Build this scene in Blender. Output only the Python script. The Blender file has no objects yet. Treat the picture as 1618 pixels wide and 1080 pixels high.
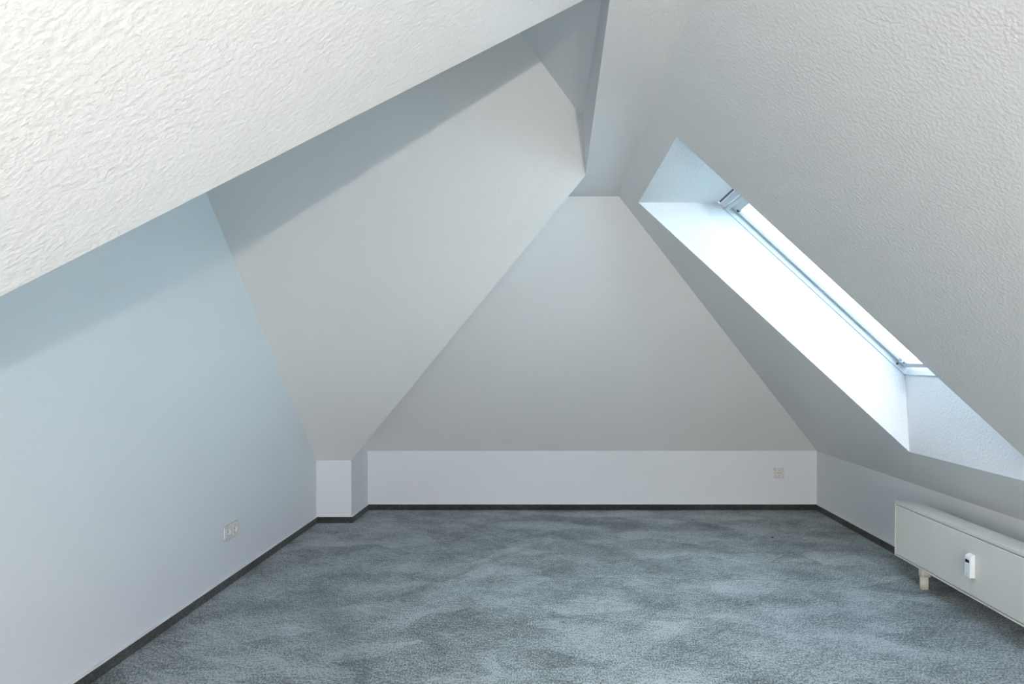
import bpy, bmesh, math
from mathutils import Vector, Matrix

scene = bpy.context.scene
col = scene.collection

# ------------------------------------------------------------------ helpers
def new_mat(name):
    m = bpy.data.materials.new(name)
    m.use_nodes = True
    nt = m.node_tree
    nt.nodes.clear()
    out = nt.nodes.new('ShaderNodeOutputMaterial')
    return m, nt, out

def N(nt, kind, **kw):
    n = nt.nodes.new(kind)
    for k, v in kw.items():
        setattr(n, k, v)
    return n

def principled(name, color, rough=0.5, metal=0.0, spec=0.5, bump=None):
    m, nt, out = new_mat(name)
    b = N(nt, 'ShaderNodeBsdfPrincipled')
    b.inputs['Base Color'].default_value = (*color, 1)
    b.inputs['Roughness'].default_value = rough
    b.inputs['Metallic'].default_value = metal
    b.inputs['Specular IOR Level'].default_value = spec
    if bump:
        tc = N(nt, 'ShaderNodeTexCoord')
        no = N(nt, 'ShaderNodeTexNoise')
        no.inputs['Scale'].default_value = bump[0]
        no.inputs['Detail'].default_value = 3
        bp = N(nt, 'ShaderNodeBump')
        bp.inputs['Strength'].default_value = bump[1]
        bp.inputs['Distance'].default_value = bump[2]
        nt.links.new(tc.outputs['Object'], no.inputs['Vector'])
        nt.links.new(no.outputs['Fac'], bp.inputs['Height'])
        nt.links.new(bp.outputs['Normal'], b.inputs['Normal'])
    nt.links.new(b.outputs[0], out.inputs[0])
    return m

def plaster(name, color, dist, rough=0.5, spec=0.35, scale=95):
    """rolled rough plaster / woodchip: blobs of two sizes"""
    m, nt, out = new_mat(name)
    L = nt.links.new
    tc = N(nt, 'ShaderNodeTexCoord')
    b = N(nt, 'ShaderNodeBsdfPrincipled')
    b.inputs['Roughness'].default_value = rough
    b.inputs['Specular IOR Level'].default_value = spec
    n1 = N(nt, 'ShaderNodeTexNoise'); n1.inputs['Scale'].default_value = scale
    n1.inputs['Detail'].default_value = 3.5; n1.inputs['Roughness'].default_value = 0.5
    n1.inputs['Distortion'].default_value = 0.0
    n2 = N(nt, 'ShaderNodeTexNoise'); n2.inputs['Scale'].default_value = scale * 0.4
    n2.inputs['Detail'].default_value = 2.0
    mr = N(nt, 'ShaderNodeMapRange'); mr.interpolation_type = 'SMOOTHSTEP'
    mr.inputs['From Min'].default_value = 0.25
    mr.inputs['From Max'].default_value = 0.80
    ad = N(nt, 'ShaderNodeMath', operation='MULTIPLY_ADD')
    ad.inputs[1].default_value = 0.35
    bp = N(nt, 'ShaderNodeBump'); bp.inputs['Strength'].default_value = 1.0
    bp.inputs['Distance'].default_value = dist
    L(tc.outputs['Object'], n1.inputs['Vector']); L(tc.outputs['Object'], n2.inputs['Vector'])
    L(n1.outputs['Fac'], mr.inputs['Value'])
    L(n2.outputs['Fac'], ad.inputs[0]); L(mr.outputs['Result'], ad.inputs[2])
    L(ad.outputs[0], bp.inputs['Height'])
    L(bp.outputs['Normal'], b.inputs['Normal'])
    # faint tonal unevenness of the paint
    n3 = N(nt, 'ShaderNodeTexNoise'); n3.inputs['Scale'].default_value = 1.7
    n3.inputs['Detail'].default_value = 3
    mx = N(nt, 'ShaderNodeMixRGB')
    mx.inputs[1].default_value = (*[c * 0.975 for c in color], 1)
    mx.inputs[2].default_value = (*color, 1)
    L(tc.outputs['Object'], n3.inputs['Vector']); L(n3.outputs['Fac'], mx.inputs[0])
    L(mx.outputs[0], b.inputs['Base Color'])
    L(b.outputs[0], out.inputs[0])
    return m

def link(name, me, mat, parent=None, smooth=False):
    o = bpy.data.objects.new(name, me)
    col.objects.link(o)
    if mat:
        me.materials.append(mat)
    if parent:
        o.parent = parent
    if smooth:
        for p in me.polygons: p.use_smooth = True
    return o

def polys(name, faces, mat, parent=None, structure=True):
    """faces: list of lists of points (world)"""
    bm = bmesh.new()
    cache = {}
    for f in faces:
        vs = []
        for p in f:
            k = tuple(round(c, 5) for c in p)
            if k not in cache:
                cache[k] = bm.verts.new(p)
            vs.append(cache[k])
        bm.faces.new(vs)
    me = bpy.data.meshes.new(name)
    bm.to_mesh(me); bm.free()
    o = link(name, me, mat, parent)
    if structure and parent is None:
        o['kind'] = 'structure'
    return o

def bx(bm, lo, hi, bevel=0.0, seg=2, M=None):
    """axis-aligned box added to bm, optional bevel and transform"""
    t = bmesh.new()
    bmesh.ops.create_cube(t, size=1.0)
    for v in t.verts:
        v.co = Vector([lo[i] + (v.co[i] + 0.5) * (hi[i] - lo[i]) for i in range(3)])
    if bevel > 0:
        bmesh.ops.bevel(t, geom=t.edges[:], offset=bevel, segments=seg, affect='EDGES', profile=0.5)
    if M is not None:
        bmesh.ops.transform(t, matrix=M, verts=t.verts)
    me = bpy.data.meshes.new('tmp'); t.to_mesh(me); t.free()
    bm.from_mesh(me); bpy.data.meshes.remove(me)

def cyl(bm, c, axis, r, h, seg=32, r2=None, M=None, bevel=0.0):
    t = bmesh.new()
    bmesh.ops.create_cone(t, cap_ends=True, segments=seg, radius1=r, radius2=r if r2 is None else r2, depth=h)
    if bevel:
        es = [e for e in t.edges if len(e.link_faces) == 2 and any(len(f.verts) > 4 for f in e.link_faces)]
        bmesh.ops.bevel(t, geom=es, offset=bevel, segments=2, affect='EDGES')
    q = Vector((0, 0, 1)).rotation_difference(Vector(axis).normalized())
    T = Matrix.Translation(Vector(c)) @ q.to_matrix().to_4x4()
    if M is not None: T = M @ T
    bmesh.ops.transform(t, matrix=T, verts=t.verts)
    me = bpy.data.meshes.new('tmp'); t.to_mesh(me); t.free()
    bm.from_mesh(me); bpy.data.meshes.remove(me)

def fin(name, bm, mat, parent=None, smooth=False):
    me = bpy.data.meshes.new(name); bm.to_mesh(me); bm.free()
    return link(name, me, mat, parent, smooth)

def empty(name, loc, rot=(0, 0, 0)):
    o = bpy.data.objects.new(name, None)
    o.location = loc; o.rotation_euler = rot
    o.empty_display_size = 0.1
    col.objects.link(o)
    return o

def tag(o, label, cat, group=None):
    o['label'] = label; o['category'] = cat
    if group: o['group'] = group

# ------------------------------------------------------------------ materials
M_hip = plaster('fine_slope_plaster', (0.84, 0.842, 0.84), 0.0004, rough=0.55, spec=0.3, scale=95)
M_wall  = plaster('daylight_tinted_plaster', (0.81, 0.845, 0.875), 0.0004, rough=0.55, spec=0.3, scale=95)  # cool daylight on the upright walls put into the base colour
M_slope = plaster('rough_slope_plaster', (0.84, 0.845, 0.845), 0.00075, rough=0.36, spec=0.5, scale=112)
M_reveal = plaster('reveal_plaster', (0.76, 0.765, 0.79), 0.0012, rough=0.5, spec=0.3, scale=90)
M_frame = principled('white_lacquer_frame', (0.66, 0.68, 0.71), 0.3)
M_alu   = principled('grey_aluminium', (0.55, 0.58, 0.62), 0.35, 0.6)
M_black = principled('black_rubber', (0.015, 0.015, 0.017), 0.5)
M_plast = principled('white_plastic', (0.80, 0.79, 0.76), 0.3)
M_meter = principled('bright_white_plastic', (0.88, 0.90, 0.92), 0.3)
M_hole  = principled('dark_socket_hole', (0.03, 0.03, 0.03), 0.6)
M_metal = principled('steel_contact', (0.45, 0.44, 0.40), 0.35, 0.9)
M_rad   = principled('cream_radiator_enamel', (0.74, 0.735, 0.69), 0.32, bump=(300, 0.15, 0.0004))
M_lip   = principled('white_skirting_lip', (0.88, 0.89, 0.89), 0.5)
M_lint  = principled('dark_lint', (0.02, 0.02, 0.02), 0.9)

# glass: thin pane, mostly transmitting
M_glass, nt, out = new_mat('window_glass')
tr = N(nt, 'ShaderNodeBsdfTransparent'); tr.inputs[0].default_value = (0.95, 0.98, 0.98, 1)
gl = N(nt, 'ShaderNodeBsdfGlossy'); gl.inputs['Roughness'].default_value = 0.02
fr = N(nt, 'ShaderNodeFresnel'); fr.inputs['IOR'].default_value = 1.5
ms = N(nt, 'ShaderNodeMixShader')
ge = N(nt, 'ShaderNodeNewGeometry')        # reflect on the entering face only (thin pane)
iv = N(nt, 'ShaderNodeMath', operation='SUBTRACT'); iv.inputs[0].default_value = 1.0
fm = N(nt, 'ShaderNodeMath', operation='MULTIPLY')
nt.links.new(ge.outputs['Backfacing'], iv.inputs[1]); nt.links.new(iv.outputs[0], fm.inputs[0]); nt.links.new(fr.outputs[0], fm.inputs[1])
nt.links.new(fm.outputs[0], ms.inputs[0]); nt.links.new(tr.outputs[0], ms.inputs[1]); nt.links.new(gl.outputs[0], ms.inputs[2])
nt.links.new(ms.outputs[0], out.inputs[0])

# carpet ---------------------------------------------------------------
def carpet_mat(name, dark, mid, light, marks=True, streak=True):
    m, nt, out = new_mat(name)
    L = nt.links.new
    tc = N(nt, 'ShaderNodeTexCoord')
    b = N(nt, 'ShaderNodeBsdfPrincipled')
    b.inputs['Roughness'].default_value = 0.95
    b.inputs['Specular IOR Level'].default_value = 0.08
    b.inputs['Sheen Weight'].default_value = 0.15
    b.inputs['Sheen Roughness'].default_value = 0.6
    # large lying-pile clouds
    mp = N(nt, 'ShaderNodeMapping'); mp.inputs['Rotation'].default_value = (0, 0, 0.6)
    mp.inputs['Scale'].default_value = (1.0, 1.35, 1)
    L(tc.outputs['Object'], mp.inputs['Vector'])
    n1 = N(nt, 'ShaderNodeTexNoise'); n1.inputs['Scale'].default_value = 2.9
    n1.inputs['Detail'].default_value = 6; n1.inputs['Roughness'].default_value = 0.68
    n1.inputs['Distortion'].default_value = 0.25
    L(mp.outputs[0], n1.inputs['Vector'])
    # brushed strips: angular cells
    mp2 = N(nt, 'ShaderNodeMapping'); mp2.inputs['Rotation'].default_value = (0, 0, -0.45)
    mp2.inputs['Scale'].default_value = (1.0, 2.2, 1)
    nw = N(nt, 'ShaderNodeTexNoise'); nw.inputs['Scale'].default_value = 5; nw.inputs['Detail'].default_value = 4
    sub = N(nt, 'ShaderNodeVectorMath', operation='MULTIPLY_ADD')
    sub.inputs[1].default_value = (0.14, 0.14, 0)
    L(tc.outputs['Object'], nw.inputs['Vector']); L(nw.outputs['Color'], sub.inputs[0]); L(tc.outputs['Object'], sub.inputs[2])
    L(sub.outputs[0], mp2.inputs['Vector'])
    vo = N(nt, 'ShaderNodeTexVoronoi'); vo.inputs['Scale'].default_value = 2.3
    L(mp2.outputs[0], vo.inputs['Vector'])
    sep = N(nt, 'ShaderNodeSeparateColor'); L(vo.outputs['Color'], sep.inputs[0])
    # fibre speckle, streaked along y
    mp3 = N(nt, 'ShaderNodeMapping'); mp3.inputs['Scale'].default_value = (170, 85, 100)
    L(tc.outputs['Object'], mp3.inputs['Vector'])
    n3 = N(nt, 'ShaderNodeTexNoise'); n3.inputs['Scale'].default_value = 1; n3.inputs['Detail'].default_value = 2
    L(mp3.outputs[0], n3.inputs['Vector'])
    mp4 = N(nt, 'ShaderNodeMapping'); mp4.inputs['Scale'].default_value = (28, 75, 50); mp4.inputs['Rotation'].default_value = (0, 0, 0.35)
    L(tc.outputs['Object'], mp4.inputs['Vector'])
    n4 = N(nt, 'ShaderNodeTexNoise'); n4.inputs['Scale'].default_value = 1; n4.inputs['Detail'].default_value = 4
    L(mp4.outputs[0], n4.inputs['Vector'])
    def madd(a, k, c):
        x = N(nt, 'ShaderNodeMath', operation='MULTIPLY_ADD'); L(a, x.inputs[0]); x.inputs[1].default_value = k
        if isinstance(c, float): x.inputs[2].default_value = c
        else: L(c, x.inputs[2])
        return x.outputs[0]
    s = madd(n1.outputs['Fac'], 1.15, -1.50)
    s = madd(sep.outputs[0], 0.20, s)
    s = madd(n3.outputs['Fac'], 1.9, s)
    s = madd(n4.outputs['Fac'], 0.80, s)
    s = madd(s, 1.0, 0.18 if marks else 0.0)
    cr = N(nt, 'ShaderNodeValToRGB')
    cr.color_ramp.elements[0].position = 0.12; cr.color_ramp.elements[0].color = (*dark, 1)
    cr.color_ramp.elements[1].position = 1.0; cr.color_ramp.elements[1].color = (*light, 1)
    e = cr.color_ramp.elements.new(0.52); e.color = (*mid, 1)
    L(s, cr.inputs[0])
    base = cr.outputs[0]
    if marks:
        # two thin creases / seams across the room and straight vacuum tracks
        sx = N(nt, 'ShaderNodeSeparateXYZ'); L(sub.outputs[0], sx.inputs[0])
        def line(ax, ay, c, w, strength, lo, hi, prev):
            d = N(nt, 'ShaderNodeMath', operation='MULTIPLY'); L(sx.outputs[0], d.inputs[0]); d.inputs[1].default_value = ax
            d2 = N(nt, 'ShaderNodeMath', operation='MULTIPLY_ADD'); L(sx.outputs[1], d2.inputs[0]); d2.inputs[1].default_value = ay; L(d.outputs[0], d2.inputs[2])
            d3 = N(nt, 'ShaderNodeMath', operation='SUBTRACT'); L(d2.outputs[0], d3.inputs[0]); d3.inputs[1].default_value = c
            d4 = N(nt, 'ShaderNodeMath', operation='ABSOLUTE'); L(d3.outputs[0], d4.inputs[0])
            mr = N(nt, 'ShaderNodeMapRange'); L(d4.outputs[0], mr.inputs['Value'])
            mr.inputs['From Min'].default_value = 0; mr.inputs['From Max'].default_value = w
            mr.inputs['To Min'].default_value = strength; mr.inputs['To Max'].default_value = 0
            # limit to part of its length
            g1 = N(nt, 'ShaderNodeMath', operation='GREATER_THAN'); L(sx.outputs[0], g1.inputs[0]); g1.inputs[1].default_value = lo
            g2 = N(nt, 'ShaderNodeMath', operation='LESS_THAN'); L(sx.outputs[0], g2.inputs[0]); g2.inputs[1].default_value = hi
            mu = N(nt, 'ShaderNodeMath', operation='MULTIPLY'); L(g1.outputs[0], mu.inputs[0]); L(g2.outputs[0], mu.inputs[1])
            mu2 = N(nt, 'ShaderNodeMath', operation='MULTIPLY'); L(mr.outputs[0], mu2.inputs[0]); L(mu.outputs[0], mu2.inputs[1])
            mx = N(nt, 'ShaderNodeMixRGB'); L(mu2.outputs[0], mx.inputs[0]); L(prev, mx.inputs[1]); mx.inputs[2].default_value = (*dark, 1)
            return mx.outputs[0]
        base = line(0.05, 1.0, 3.76, 0.010, 0.5, -0.15, 1.6, base)
        base = line(-0.02, 1.0, 3.33, 0.008, 0.35, -0.6, 0.5, base)
        base = line(0.80, -0.60, -2.62, 0.035, 0.25, -0.75, 0.05, base)
        base = line(0.75, 0.66, 3.15, 0.09, 0.25, 0.1, 0.75, base)
        base = line(0.90, 0.44, 0.55, 0.16, 0.25, -1.2, -0.6, base)
    L(base, b.inputs['Base Color'])
    bp = N(nt, 'ShaderNodeBump'); bp.inputs['Strength'].default_value = 0.8; bp.inputs['Distance'].default_value = 0.004
    L(n3.outputs['Fac'], bp.inputs['Height']); L(bp.outputs['Normal'], b.inputs['Normal'])
    L(b.outputs[0], out.inputs[0])
    return m

M_carpet = carpet_mat('grey_blue_carpet', (0.062, 0.077, 0.081), (0.175, 0.210, 0.218), (0.49, 0.55, 0.57))
M_base = carpet_mat('carpet_skirting', (0.024, 0.028, 0.028), (0.042, 0.048, 0.048), (0.085, 0.095, 0.095), marks=False)

# ------------------------------------------------------------------ geometry of the attic
CAM_Z = 1.2
F = 1050.0; CX = 865.0; CY = 568.0
XL = -1.702; XP = -1.445; XR = 2.155
YB = 5.316; YP = 4.895; YR = -4.0
ZK = 0.471; ZP = 0.459
TR = 0.92                                    # pitch of the right slope

class Plane:
    def __init__(s, p, q, r):
        p, q, r = map(Vector, (p, q, r))
        s.n = (q - p).cross(r - p).normalized(); s.d = s.n.dot(p)
def meet(a, b, c):
    m = Matrix((a.n, b.n, c.n))
    return m.inverted() @ Vector((a.d, b.d, c.d))

R  = Plane((XR, 0, ZK), (XR, 1, ZK), (XR - 1, 0, ZK + TR))
def ceil_z(y): return 2.0935 + 0.0086 * (3.636 - y)
C  = Plane((0, 0, ceil_z(0)), (1, 0, ceil_z(0)), (0, 3, ceil_z(3)))
S1 = Plane((-1, YB, ZK), (1, YB, ZK), (0, 3.636, 2.0935))
S2 = Plane((-1, YP, ZP), (1, YP, ZP), (0, 3.328, 2.0177))
rear = Plane((0, YR, 0), (1, YR, 0), (0, YR, 1))
left = Plane((XL, 0, 0), (XL, 1, 0), (XL, 0, 1))
A  = Vector((0.1607, 3.041, 2.303))
S3 = Plane(A, A + Vector((0, 1, 0)), (-0.0933, 2.799, 2.5446))
E0 = Vector((0.157, 1.62, ceil_z(1.62)))
CLr = Vector((0.145, YR, ceil_z(YR)))
E1 = Vector((-0.740, 0.899, 1.2856))
FG = Plane(E0, CLr, E1)
S2f = Plane(E0, E1, E0 + Vector((1, 0, 0)))   # rises away from the lower ceiling's edge
T  = Vector((0.185, 3.234, ceil_z(3.234)))
pier_top = Vector((XP, YP, ZP))
diag = Plane(pier_top, T, T + Vector((0, 0, 1)))
H  = meet(S2, S2f, S3)
RL = meet(S2, S2f, left)
EL = meet(FG, S2f, left)
D  = meet(diag, S1, C)
K  = meet(R, S1, C)
K1 = meet(diag, S1, Plane((0, YP, 0), (1, YP, 0), (0, YP, 1)))
K1 = Vector((XP, YP, K1.z))
CRr = meet(R, C, rear)
Q  = meet(S3, S2f, Plane((0.166, 0, 0), (0.166, 1, 0), (0.166, 0, 1)))
FGr = meet(FG, left, rear)
B1 = Vector((-1.438, YB, ZK)); B2 = Vector((XR, YB, ZK))

# floor (visible carpet) and shell
polys('floor', [[(XL, YR, 0), (XR, YR, 0), (XR, YB, 0), (-1.438, YB, 0), (XP, YP, 0), (XL, YP, 0)]], M_carpet)
polys('wall_left', [[(XL, YR, 0), (XL, YP, 0), (XL, YP, ZP), RL, EL, FGr]], M_wall)
polys('wall_pier', [[(XL, YP, 0), (XP, YP, 0), (XP, YP, ZP), (XL, YP, ZP)],
                    [(XP, YP, 0), (-1.438, YB, 0), B1, K1, (XP, YP, ZP)]], M_wall)
polys('wall_back', [[(-1.438, YB, 0), (XR, YB, 0), B2, B1]], M_wall)
polys('wall_right', [[(XR, YR, 0), (XR, YR, ZK), B2, (XR, YB, 0)]], M_wall)
polys('wall_rear', [[(XL, YR, 0), (XR, YR, 0), (XR, YR, ZK), CRr, CLr, FGr]], M_wall)
polys('ceiling', [[CLr, CRr, K, D, T, E0]], M_slope)
polys('ceiling_back', [[B1, B2, K, D, K1]], M_hip)
polys('ceiling_valley', [[(XL, YP, ZP), pier_top, T, A, H, RL], [pier_top, K1, D, T]], M_hip)
polys('ceiling_gable', [[A, H, Q], [E0, T, A, Q], [E0, EL, RL, H, Q]], M_hip)
polys('ceiling_left', [[CLr, E0, EL, FGr]], M_slope)

# right slope with the roof window opening
WX0, WX1, WY0, WY1 = 0.4742, 1.883, 2.440, 3.458
def rz(x): return ZK + TR * (XR - x)
def rp(x, y): return Vector((x, y, rz(x)))
def cx_at(y): return meet(R, C, Plane((0, y, 0), (1, y, 0), (0, y, 1)))
faces = [
    [CRr, cx_at(WY0), rp(WX0, WY0), rp(WX1, WY0), rp(XR, WY0), rp(XR, YR)],
    [cx_at(WY0), cx_at(WY1), rp(WX0, WY1), rp(WX0, WY0)],
    [rp(WX1, WY0), rp(WX1, WY1), rp(XR, WY1), rp(XR, WY0)],
    [cx_at(WY1), K, B2, rp(XR, WY1), rp(WX1, WY1), rp(WX0, WY1)],
]
polys('ceiling_right', faces, M_slope)

# ------------------------------------------------------------------ roof window
I0 = Vector((0.884, 0, 2.016)); I1 = Vector((1.861, 0, 2.016 - TR * 0.977))
dv = (I1 - I0).normalized(); nv = Vector((TR, 0, 1)).normalized(); LW = (I1 - I0).length
win = empty('window_1', (WX0, WY1, rz(WX0)))
win['kind'] = 'structure'
off = Matrix.Translation(-Vector(win.location))
def W(s, y, n):                       # slope coordinate, world y, outward depth
    p = I0 + dv * s + nv * n
    return Vector((p.x, y, p.z))
WM = Matrix(((dv.x, 0, nv.x, I0.x), (0, 1, 0, 0), (dv.z, 0, nv.z, I0.z), (0, 0, 0, 1)))
def wb(bm, s0, s1, y0, y1, n0, n1, bevel=0.0):
    bx(bm, (s0, y0, n0), (s1, y1, n1), bevel, 2, off @ WM)
def off_pts(f): return [Vector(p) - Vector(win.location) for p in f]
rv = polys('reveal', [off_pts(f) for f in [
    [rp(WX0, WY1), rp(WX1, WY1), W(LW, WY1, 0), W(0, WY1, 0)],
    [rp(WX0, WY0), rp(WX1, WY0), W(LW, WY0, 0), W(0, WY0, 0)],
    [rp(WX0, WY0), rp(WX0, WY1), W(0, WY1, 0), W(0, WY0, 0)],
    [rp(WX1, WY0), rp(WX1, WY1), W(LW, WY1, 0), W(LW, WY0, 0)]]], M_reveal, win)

bm = bmesh.new()                       # outer frame, proud of the reveal by a few mm
p = 0.006
FD = 0.066
wb(bm, -0.03, LW + 0.03, WY1 - p, WY1 + 0.04, 0.0, FD, 0.002)
wb(bm, -0.03, LW + 0.03, WY0 - 0.04, WY0 + p, 0.0, FD, 0.002)
wb(bm, -0.03, 0.012, WY0, WY1, 0.025, FD, 0.002)
wb(bm, LW - 0.010, LW + 0.03, WY0, WY1, 0.0, FD, 0.002)
fin('window_frame', bm, M_frame, win)
bm = bmesh.new()                       # sash ring
a, b_ = WY0 + 0.008, WY1 - 0.008
q = 0.022
wb(bm, 0.07, LW - 0.03, b_ - q, b_, 0.028, FD - 0.001, 0.003)
wb(bm, 0.07, LW - 0.03, a, a + q, 0.028, FD - 0.001, 0.003)
wb(bm, 0.07, 0.112, a + q, b_ - q, 0.028, FD - 0.001, 0.003)
wb(bm, LW - 0.062, LW - 0.032, a + q, b_ - q, 0.028, FD - 0.001, 0.003)
sash = fin('sash', bm, M_frame, win)
bm = bmesh.new()                       # thin glazing bead in grey
wb(bm, 0.112, LW - 0.062, b_ - q - 0.003, b_ - q, 0.036, 0.047)
fin('glazing_bead', bm, M_alu, win)
bm = bmesh.new()
wb(bm, 0.112, LW - 0.062, a + q, a + q + 0.003, 0.036, 0.047)
fin('glazing_bead', bm, M_alu, win)
bm = bmesh.new()
wb(bm, 0.108, LW - 0.058, a + q - 0.004, b_ - q + 0.004, 0.044, 0.048)
fin('glass', bm, M_glass, win)
bm = bmesh.new()                       # ventilation flap along the top
wb(bm, 0.012, 0.044, WY0 + 0.010, WY1 - 0.008, 0.0, 0.035, 0.004)
fin('ventilation_flap', bm, M_frame, win)
bm = bmesh.new()
wb(bm, 0.048, 0.068, WY0 + 0.008, WY1 - 0.006, -0.003, 0.05, 0.005)
fin('flap_rail', bm, M_frame, win)
bm = bmesh.new()
wb(bm, 0.0006, 0.0105, WY0 + 0.01, WY1 - 0.012, 0.008, 0.022)
fin('slot_gap', bm, M_black, win)
bm = bmesh.new()                       # pivot hinge
wb(bm, 0.092, 0.116, b_ - q - 0.018, b_ - q - 0.001, 0.028, 0.043, 0.003)
cyl(bm, (0.106, b_ - q - 0.012, 0.027), (0, 1, 0), 0.006, 0.012, 16, M=off @ WM)
fin('hinge', bm, M_black, win)
bm = bmesh.new()                       # lower latch
wb(bm, LW - 0.092, LW - 0.064, b_ - q - 0.026, b_ - q - 0.004, 0.028, 0.043, 0.003)
wb(bm, LW - 0.088, LW - 0.080, b_ - q - 0.034, b_ - q - 0.006, 0.016, 0.032, 0.002)
fin('latch', bm, M_alu, win)
bm = bmesh.new()                       # screw on the frame's inner face
cyl(bm, (LW - 0.075, WY1 - p - 0.001, 0.016), (0, 1, 0), 0.006, 0.004, 20, M=off @ WM)
fin('screw', bm, principled('dark_screw', (0.12, 0.12, 0.12), 0.4, 0.7), win)

# ------------------------------------------------------------------ skirtings
BH = 0.046; BT = 0.010
def skirting(name, p0, p1, inward, mitre0=0, mitre1=0):
    """carpet strip with a pale lip on top; p0,p1 in plan, inward = unit normal into room"""
    p0 = Vector((*p0, 0)); p1 = Vector((*p1, 0)); n = Vector((*inward, 0)).normalized()
    d = (p1 - p0).normalized()
    def strip(z0, z1, t):
        bm = bmesh.new()
        a0 = p0 + n * 0.0005; a1 = p1 + n * 0.0005
        b0 = p0 + n * t + d * t * mitre0; b1 = p1 + n * t - d * t * mitre1
        vs = [bm.verts.new((q.x, q.y, z)) for z in (z0, z1) for q in (a0, a1, b1, b0)]
        for f in ((0,1,2,3),(4,7,6,5),(0,4,5,1),(1,5,6,2),(2,6,7,3),(3,7,4,0)):
            bm.faces.new([vs[i] for i in f])
        bmesh.ops.recalc_face_normals(bm, faces=bm.faces)
        return bm
    o = fin(name, strip(0.0, BH, BT), M_base); o['kind'] = 'structure'
    fin('skirting_lip', strip(BH, BH + 0.006, BT + 0.003), M_lip, o)
skirting('baseboard_left', (XL, YR), (XL, YP), (1, 0), 0, 1)
skirting('baseboard_pier_front', (XL, YP), (XP, YP), (0, -1), 1, -1)
skirting('baseboard_pier_side', (XP, YP), (-1.438, YB), (1, 0), -1, 1)
skirting('baseboard_back', (-1.438, YB), (XR, YB), (0, -1), 1, 1)
skirting('baseboard_right', (XR, YB), (XR, YR), (-1, 0), 1, 0)
skirting('baseboard_rear', (XL, YR), (XR, YR), (0, 1), 1, 1)

# ------------------------------------------------------------------ sockets
def disc_ring(bm, cx, cz, y0, y1, r0, r1, seg=40):
    """annular cone between two radii, front y0 to back y1"""
    vs0 = []; vs1 = []
    for i in range(seg):
        a_ = 2 * math.pi * i / seg
        vs0.append(bm.verts.new((cx + r0 * math.cos(a_), y0, cz + r0 * math.sin(a_))))
        vs1.append(bm.verts.new((cx + r1 * math.cos(a_), y1, cz + r1 * math.sin(a_))))
    for i in range(seg):
        j = (i + 1) % seg
        bm.faces.new((vs0[i], vs0[j], vs1[j], vs1[i]))
    return vs0, vs1

def socket_unit(parent, cx, cz, front):
    """square insert with round well, pin holes, earth clips. local: wall at y=0, front at -y"""
    h = 0.0275
    bm = bmesh.new()
    seg = 40; rr = 0.0205
    ring = []; sq = []
    for i in range(seg):
        a_ = 2 * math.pi * (i + 0.5) / seg
        c, s = math.cos(a_), math.sin(a_)
        k = h / max(abs(c), abs(s))
        ring.append(bm.verts.new((cx + rr * c, front, cz + rr * s)))
        sq.append(bm.verts.new((cx + k * c, front, cz + k * s)))
    back = [bm.verts.new((v.co.x, 0.0, v.co.z)) for v in sq]
    well = [bm.verts.new((cx + (v.co.x - cx) * 0.95, -0.0005, cz + (v.co.z - cz) * 0.95)) for v in ring]
    for i in range(seg):
        j = (i + 1) % seg
        bm.faces.new((ring[i], ring[j], sq[j], sq[i]))
        bm.faces.new((sq[i], sq[j], back[j], back[i]))
        bm.faces.new((ring[j], ring[i], well[i], well[j]))
    bm.faces.new(well)
    bmesh.ops.recalc_face_normals(bm, faces=bm.faces)
    ins = fin('insert', bm, M_plast, parent)
    bm = bmesh.new()
    for sx in (-1, 1):
        cyl(bm, (cx + sx * 0.0095, -0.0009, cz), (0, 1, 0), 0.0032, 0.0012, 16)
    cyl(bm, (cx, -0.0008, cz), (0, 1, 0), 0.0018, 0.0012, 12)
    fin('pin_hole', bm, M_hole, ins)
    for sz in (-1, 1):
        bm = bmesh.new()
        bx(bm, (cx - 0.004, front * 0.8, cz + sz * 0.0185 - 0.0022), (cx + 0.004, -0.001, cz + sz * 0.0185 + 0.0022), 0.0008)
        fin('earth_clip', bm, M_metal, ins)

def wall_socket(n, loc, rotz, label):
    t = empty('wall_socket', loc, (0, 0, rotz))
    tag(t, label, 'socket')
    w = 0.0405 + 0.0355 * (n - 1)
    cs = [(-0.0355 + 0.071 * i) if n == 2 else 0.0 for i in range(n)]
    bm = bmesh.new()
    # frame: outer rails plus bridge, leaving the inserts' openings
    fr0, fr1 = -0.0095, -0.0002
    e = 0.0279
    bx(bm, (-w, fr0, e), (w, fr1, 0.0405), 0.002)
    bx(bm, (-w, fr0, -0.0405), (w, fr1, -e), 0.002)
    bx(bm, (-w, fr0, -0.039), (cs[0] - e, fr1, 0.039), 0.002)
    bx(bm, (cs[-1] + e, fr0, -0.039), (w, fr1, 0.039), 0.002)
    if n == 2:
        bx(bm, (cs[0] + e, fr0, -0.030), (cs[1] - e, fr1, 0.030), 0.0015)
    fin('frame', bm, M_plast, t)
    for c in cs:
        socket_unit(t, c, 0.0, -0.0110)
    return t

wall_socket(2, (XL, 3.568, 0.284), math.pi / 2, 'white double power socket low on the left wall')
wall_socket(1, (1.851, YB, 0.294), 0.0, 'white single power socket on the low back wall near right corner')

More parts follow.
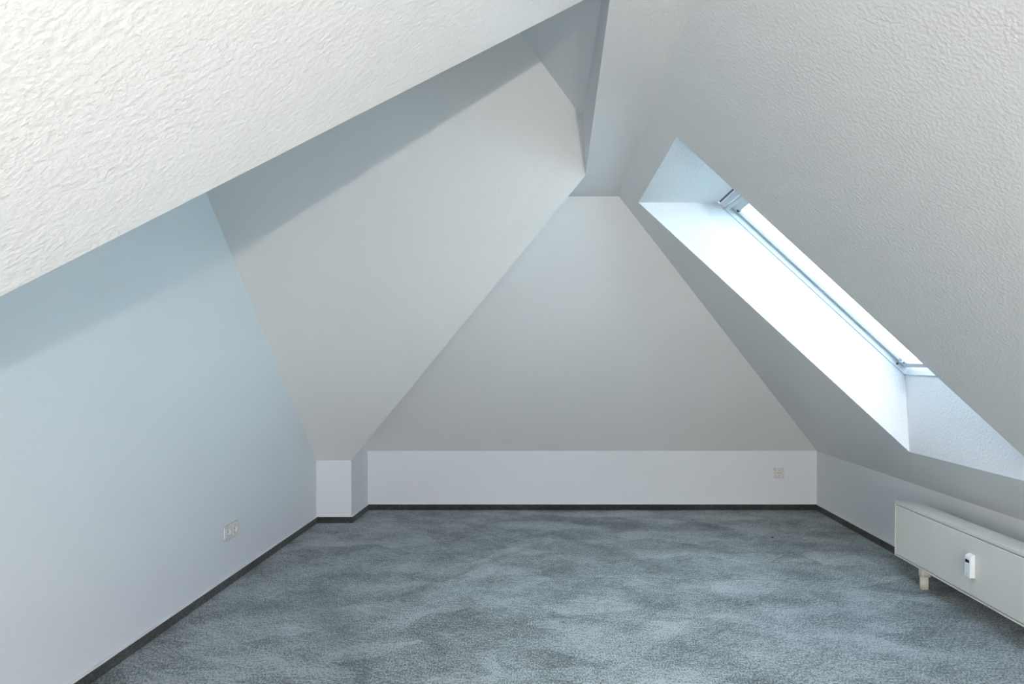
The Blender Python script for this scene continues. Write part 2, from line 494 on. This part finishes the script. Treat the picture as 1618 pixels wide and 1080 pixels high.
# ------------------------------------------------------------------ radiator
RX0, RX1 = 1.940, 2.055
RY0, RY1 = 2.05, 3.714
RZ0, RZ1 = 0.111, 0.412
rad = empty('radiator', (1.998, (RY0 + RY1) / 2, 0))
tag(rad, 'long cream panel radiator on the right knee wall below the roof window', 'radiator')
ro = Matrix.Translation(-Vector(rad.location))
bm = bmesh.new()
bx(bm, (RX0 + 0.012, RY0, RZ0 + 0.004), (RX1, RY1 - 0.002, RZ1 - 0.006), 0.003, 2, ro)
fin('body', bm, M_rad, rad)
bm = bmesh.new()                                        # flat front panel, framed by a narrow groove
bx(bm, (RX0, RY0 + 0.002, RZ0 + 0.011), (RX0 + 0.011, RY1 - 0.012, RZ1 - 0.020), 0.003, 3, ro)
fin('front_panel', bm, M_rad, rad)
bm = bmesh.new()                                        # rolled rim below the panel
bx(bm, (RX0 - 0.001, RY0 + 0.002, RZ0 - 0.001), (RX0 + 0.012, RY1, RZ0 + 0.007), 0.003, 3, ro)
fin('bottom_rim', bm, M_rad, rad)
bm = bmesh.new()                                        # upright rim at the far end
bx(bm, (RX0 - 0.001, RY1 - 0.009, RZ0 + 0.006), (RX0 + 0.012, RY1, RZ1 - 0.012), 0.003, 3, ro)
fin('end_rim', bm, M_rad, rad)
bm = bmesh.new()                                        # top cover with folded front lip
bx(bm, (RX0 + 0.000, RY0 - 0.002, RZ1 - 0.004), (RX1 + 0.001, RY1 - 0.003, RZ1), 0.0015, 2, ro)
bx(bm, (RX0 + 0.000, RY0 - 0.002, RZ1 - 0.0145), (RX0 + 0.006, RY1 - 0.003, RZ1 - 0.001), 0.001, 2, ro)
fin('top_cover', bm, M_rad, rad)
bm = bmesh.new()                                        # end plate on the far end
bx(bm, (RX0 + 0.004, RY1 - 0.002, RZ0 + 0.002), (RX1 + 0.002, RY1 + 0.0005, RZ1 + 0.002), 0.0005, 1, ro)
fin('side_panel', bm, M_rad, rad)
M_foot = principled('cream_foot_enamel', (0.70, 0.68, 0.60), 0.4)
# worn brown patch low on the foot
nt = M_foot.node_tree
bs = [n for n in nt.nodes if n.type == 'BSDF_PRINCIPLED'][0]
tc = N(nt, 'ShaderNodeTexCoord'); no = N(nt, 'ShaderNodeTexNoise'); no.inputs['Scale'].default_value = 55
sp = N(nt, 'ShaderNodeSeparateXYZ'); nt.links.new(tc.outputs['Generated'], sp.inputs[0])
m1 = N(nt, 'ShaderNodeMapRange'); nt.links.new(sp.outputs[2], m1.inputs['Value'])
m1.inputs['From Min'].default_value = 0.10; m1.inputs['From Max'].default_value = 0.45
m1.inputs['To Min'].default_value = 0.9; m1.inputs['To Max'].default_value = 0.0
mu = N(nt, 'ShaderNodeMath', operation='MULTIPLY')
nt.links.new(tc.outputs['Object'], no.inputs['Vector']); nt.links.new(no.outputs['Fac'], mu.inputs[0]); nt.links.new(m1.outputs[0], mu.inputs[1])
mx = N(nt, 'ShaderNodeMixRGB'); mx.inputs[1].default_value = (0.70, 0.68, 0.60, 1); mx.inputs[2].default_value = (0.22, 0.17, 0.07, 1)
nt.links.new(mu.outputs[0], mx.inputs[0]); nt.links.new(mx.outputs[0], bs.inputs['Base Color'])
for fy in (3.475, 2.30):
    bm = bmesh.new()
    bx(bm, (1.957, fy - 0.010, 0.0), (1.988, fy + 0.010, 0.075), 0.002, 2, ro)
    bx(bm, (1.952, fy - 0.004, 0.0), (1.959, fy + 0.012, 0.075), 0.002, 2, ro)
    leg = fin('foot', bm, M_foot, rad)
    bm = bmesh.new()
    bx(bm, (1.950, fy - 0.016, 0.066), (1.996, fy + 0.018, 0.112), 0.003, 2, ro)
    bx(bm, (1.955, fy - 0.018, 0.074), (1.990, fy - 0.013, 0.084), 0.001, 1, ro)
    fin('foot_collar', bm, M_foot, leg)
for by in (3.35, 2.35):                                 # wall brackets behind
    bm = bmesh.new()
    bx(bm, (RX1 - 0.002, by - 0.015, 0.20), (XR - 0.0005, by + 0.015, 0.34), 0.002, 1, ro)
    fin('wall_bracket', bm, M_rad, rad)

# heat cost meter clipped on the radiator's front
MY0, MY1 = 3.013, 3.054
met = empty('heat_meter', (RX0, (MY0 + MY1) / 2, 0.208))
tag(met, 'small white heat meter with tiny dark display clipped to the radiator front', 'meter')
w2 = (MY1 - MY0) / 2
bm = bmesh.new()
prof = [(-0.0003, 0.0), (-0.024, 0.0), (-0.026, 0.006), (-0.022, 0.092), (-0.017, 0.101), (-0.0003, 0.106)]
vs = [[bm.verts.new((x * (1 if True else 1), y, z)) for (x, z) in prof] for y in (-w2, w2)]
n_ = len(prof)
bm.faces.new(vs[0]); bm.faces.new(list(reversed(vs[1])))
for i in range(n_):
    j = (i + 1) % n_
    bm.faces.new((vs[0][i], vs[1][i], vs[1][j], vs[0][j]))
bmesh.ops.recalc_face_normals(bm, faces=bm.faces)
bmesh.ops.bevel(bm, geom=bm.edges[:], offset=0.0015, segments=2, affect='EDGES')
fin('casing', bm, M_meter, met)
bm = bmesh.new()
ang = math.atan2(0.004, 0.086)
T_ = Matrix.Translation((-0.0233, 0.001, 0.074)) @ Matrix.Rotation(ang, 4, 'Y')
bx(bm, (-0.0016, -0.013, -0.0065), (0.001, 0.013, 0.0065), 0.0006, 1, T_)
fin('display', bm, principled('black_display', (0.01, 0.01, 0.015), 0.15), met)
bm = bmesh.new()
T_ = Matrix.Translation((-0.0254, 0.001, 0.014)) @ Matrix.Rotation(ang, 4, 'Y')
cyl(bm, (0, 0, 0), (1, 0, 0), 0.004, 0.0018, 16, M=T_)
fin('seal', bm, principled('pale_blue_seal', (0.45, 0.55, 0.68), 0.4), met)

# small dark lint lying on the carpet
bm = bmesh.new()
bmesh.ops.create_icosphere(bm, subdivisions=2, radius=0.006)
for v in bm.verts:
    v.co = Vector((v.co.x * (1.4 + 0.5 * math.sin(v.co.y * 900)), v.co.y * 0.9, max(0.0, (v.co.z + 0.004)) * 0.55))
lint = fin('lint', bm, M_lint)
lint.location = (356 * 1.2 / 281, F * 1.2 / 281, 0.0003)
tag(lint, 'tiny dark speck of lint on the carpet in front of the back wall', 'lint')

# ------------------------------------------------------------------ light
wd = bpy.data.worlds.new('sky'); scene.world = wd; wd.use_nodes = True
nt = wd.node_tree; nt.nodes.clear()
wo = N(nt, 'ShaderNodeOutputWorld'); bg = N(nt, 'ShaderNodeBackground')
bg.inputs[1].default_value = 9.0
# sky bands shaped to balance the room light: bright low and high, dim between
tc = N(nt, 'ShaderNodeTexCoord'); sx = N(nt, 'ShaderNodeSeparateXYZ'); cr = N(nt, 'ShaderNodeValToRGB')
nt.links.new(tc.outputs['Generated'], sx.inputs[0]); nt.links.new(sx.outputs[2], cr.inputs[0])
e = cr.color_ramp.elements
e[0].position = 0.0; e[0].color = (0.66, 0.97, 1.12, 1)
e[1].position = 0.98; e[1].color = (0.25, 0.32, 0.42, 1)
for ps, c in ((0.22, (0.66, 0.97, 1.12, 1)), (0.32, (0.05, 0.12, 0.28, 1)), (0.56, (0.05, 0.12, 0.28, 1)), (0.63, (0.88, 1.0, 1.10, 1)),
              (0.84, (0.88, 1.0, 1.10, 1)), (0.92, (0.25, 0.32, 0.42, 1))):
    e1 = e.new(ps); e1.color = c
nt.links.new(cr.outputs[0], bg.inputs[0])
nt.links.new(bg.outputs[0], wo.inputs[0])

# weak flash just above the camera, two added fill lights well behind it
for nm, en, loc in (('rear_fill_light', 110, (0.45, -2.0, 0.865)), ('rear_fill_light', 225, (0.50, -3.5, 0.33)),
                    ('camera_flash', 14, (0.10, 0.0, 1.42))):
    fl = bpy.data.lights.new(nm, 'POINT')
    fl.energy = en; fl.color = (1.0, 0.915, 0.85); fl.shadow_soft_size = 0.02
    flo = bpy.data.objects.new(nm, fl); flo.location = loc; col.objects.link(flo)

# ------------------------------------------------------------------ camera
cam = bpy.data.cameras.new('camera'); co = bpy.data.objects.new('camera', cam); col.objects.link(co)
co.location = (0, 0, CAM_Z); co.rotation_euler = (math.pi / 2, 0, 0)
cam.sensor_fit = 'HORIZONTAL'; cam.sensor_width = 36; cam.lens = 36 * F / 1618
cam.shift_x = -(CX - 809) / 1618; cam.shift_y = (CY - 540) / 1618
cam.clip_start = 0.05; cam.clip_end = 200
scene.camera = co

scene.view_settings.view_transform = 'Standard'
scene.view_settings.look = 'None'
scene.view_settings.gamma = 1
scene.view_settings.use_curve_mapping = False
scene.view_settings.exposure = -0.03
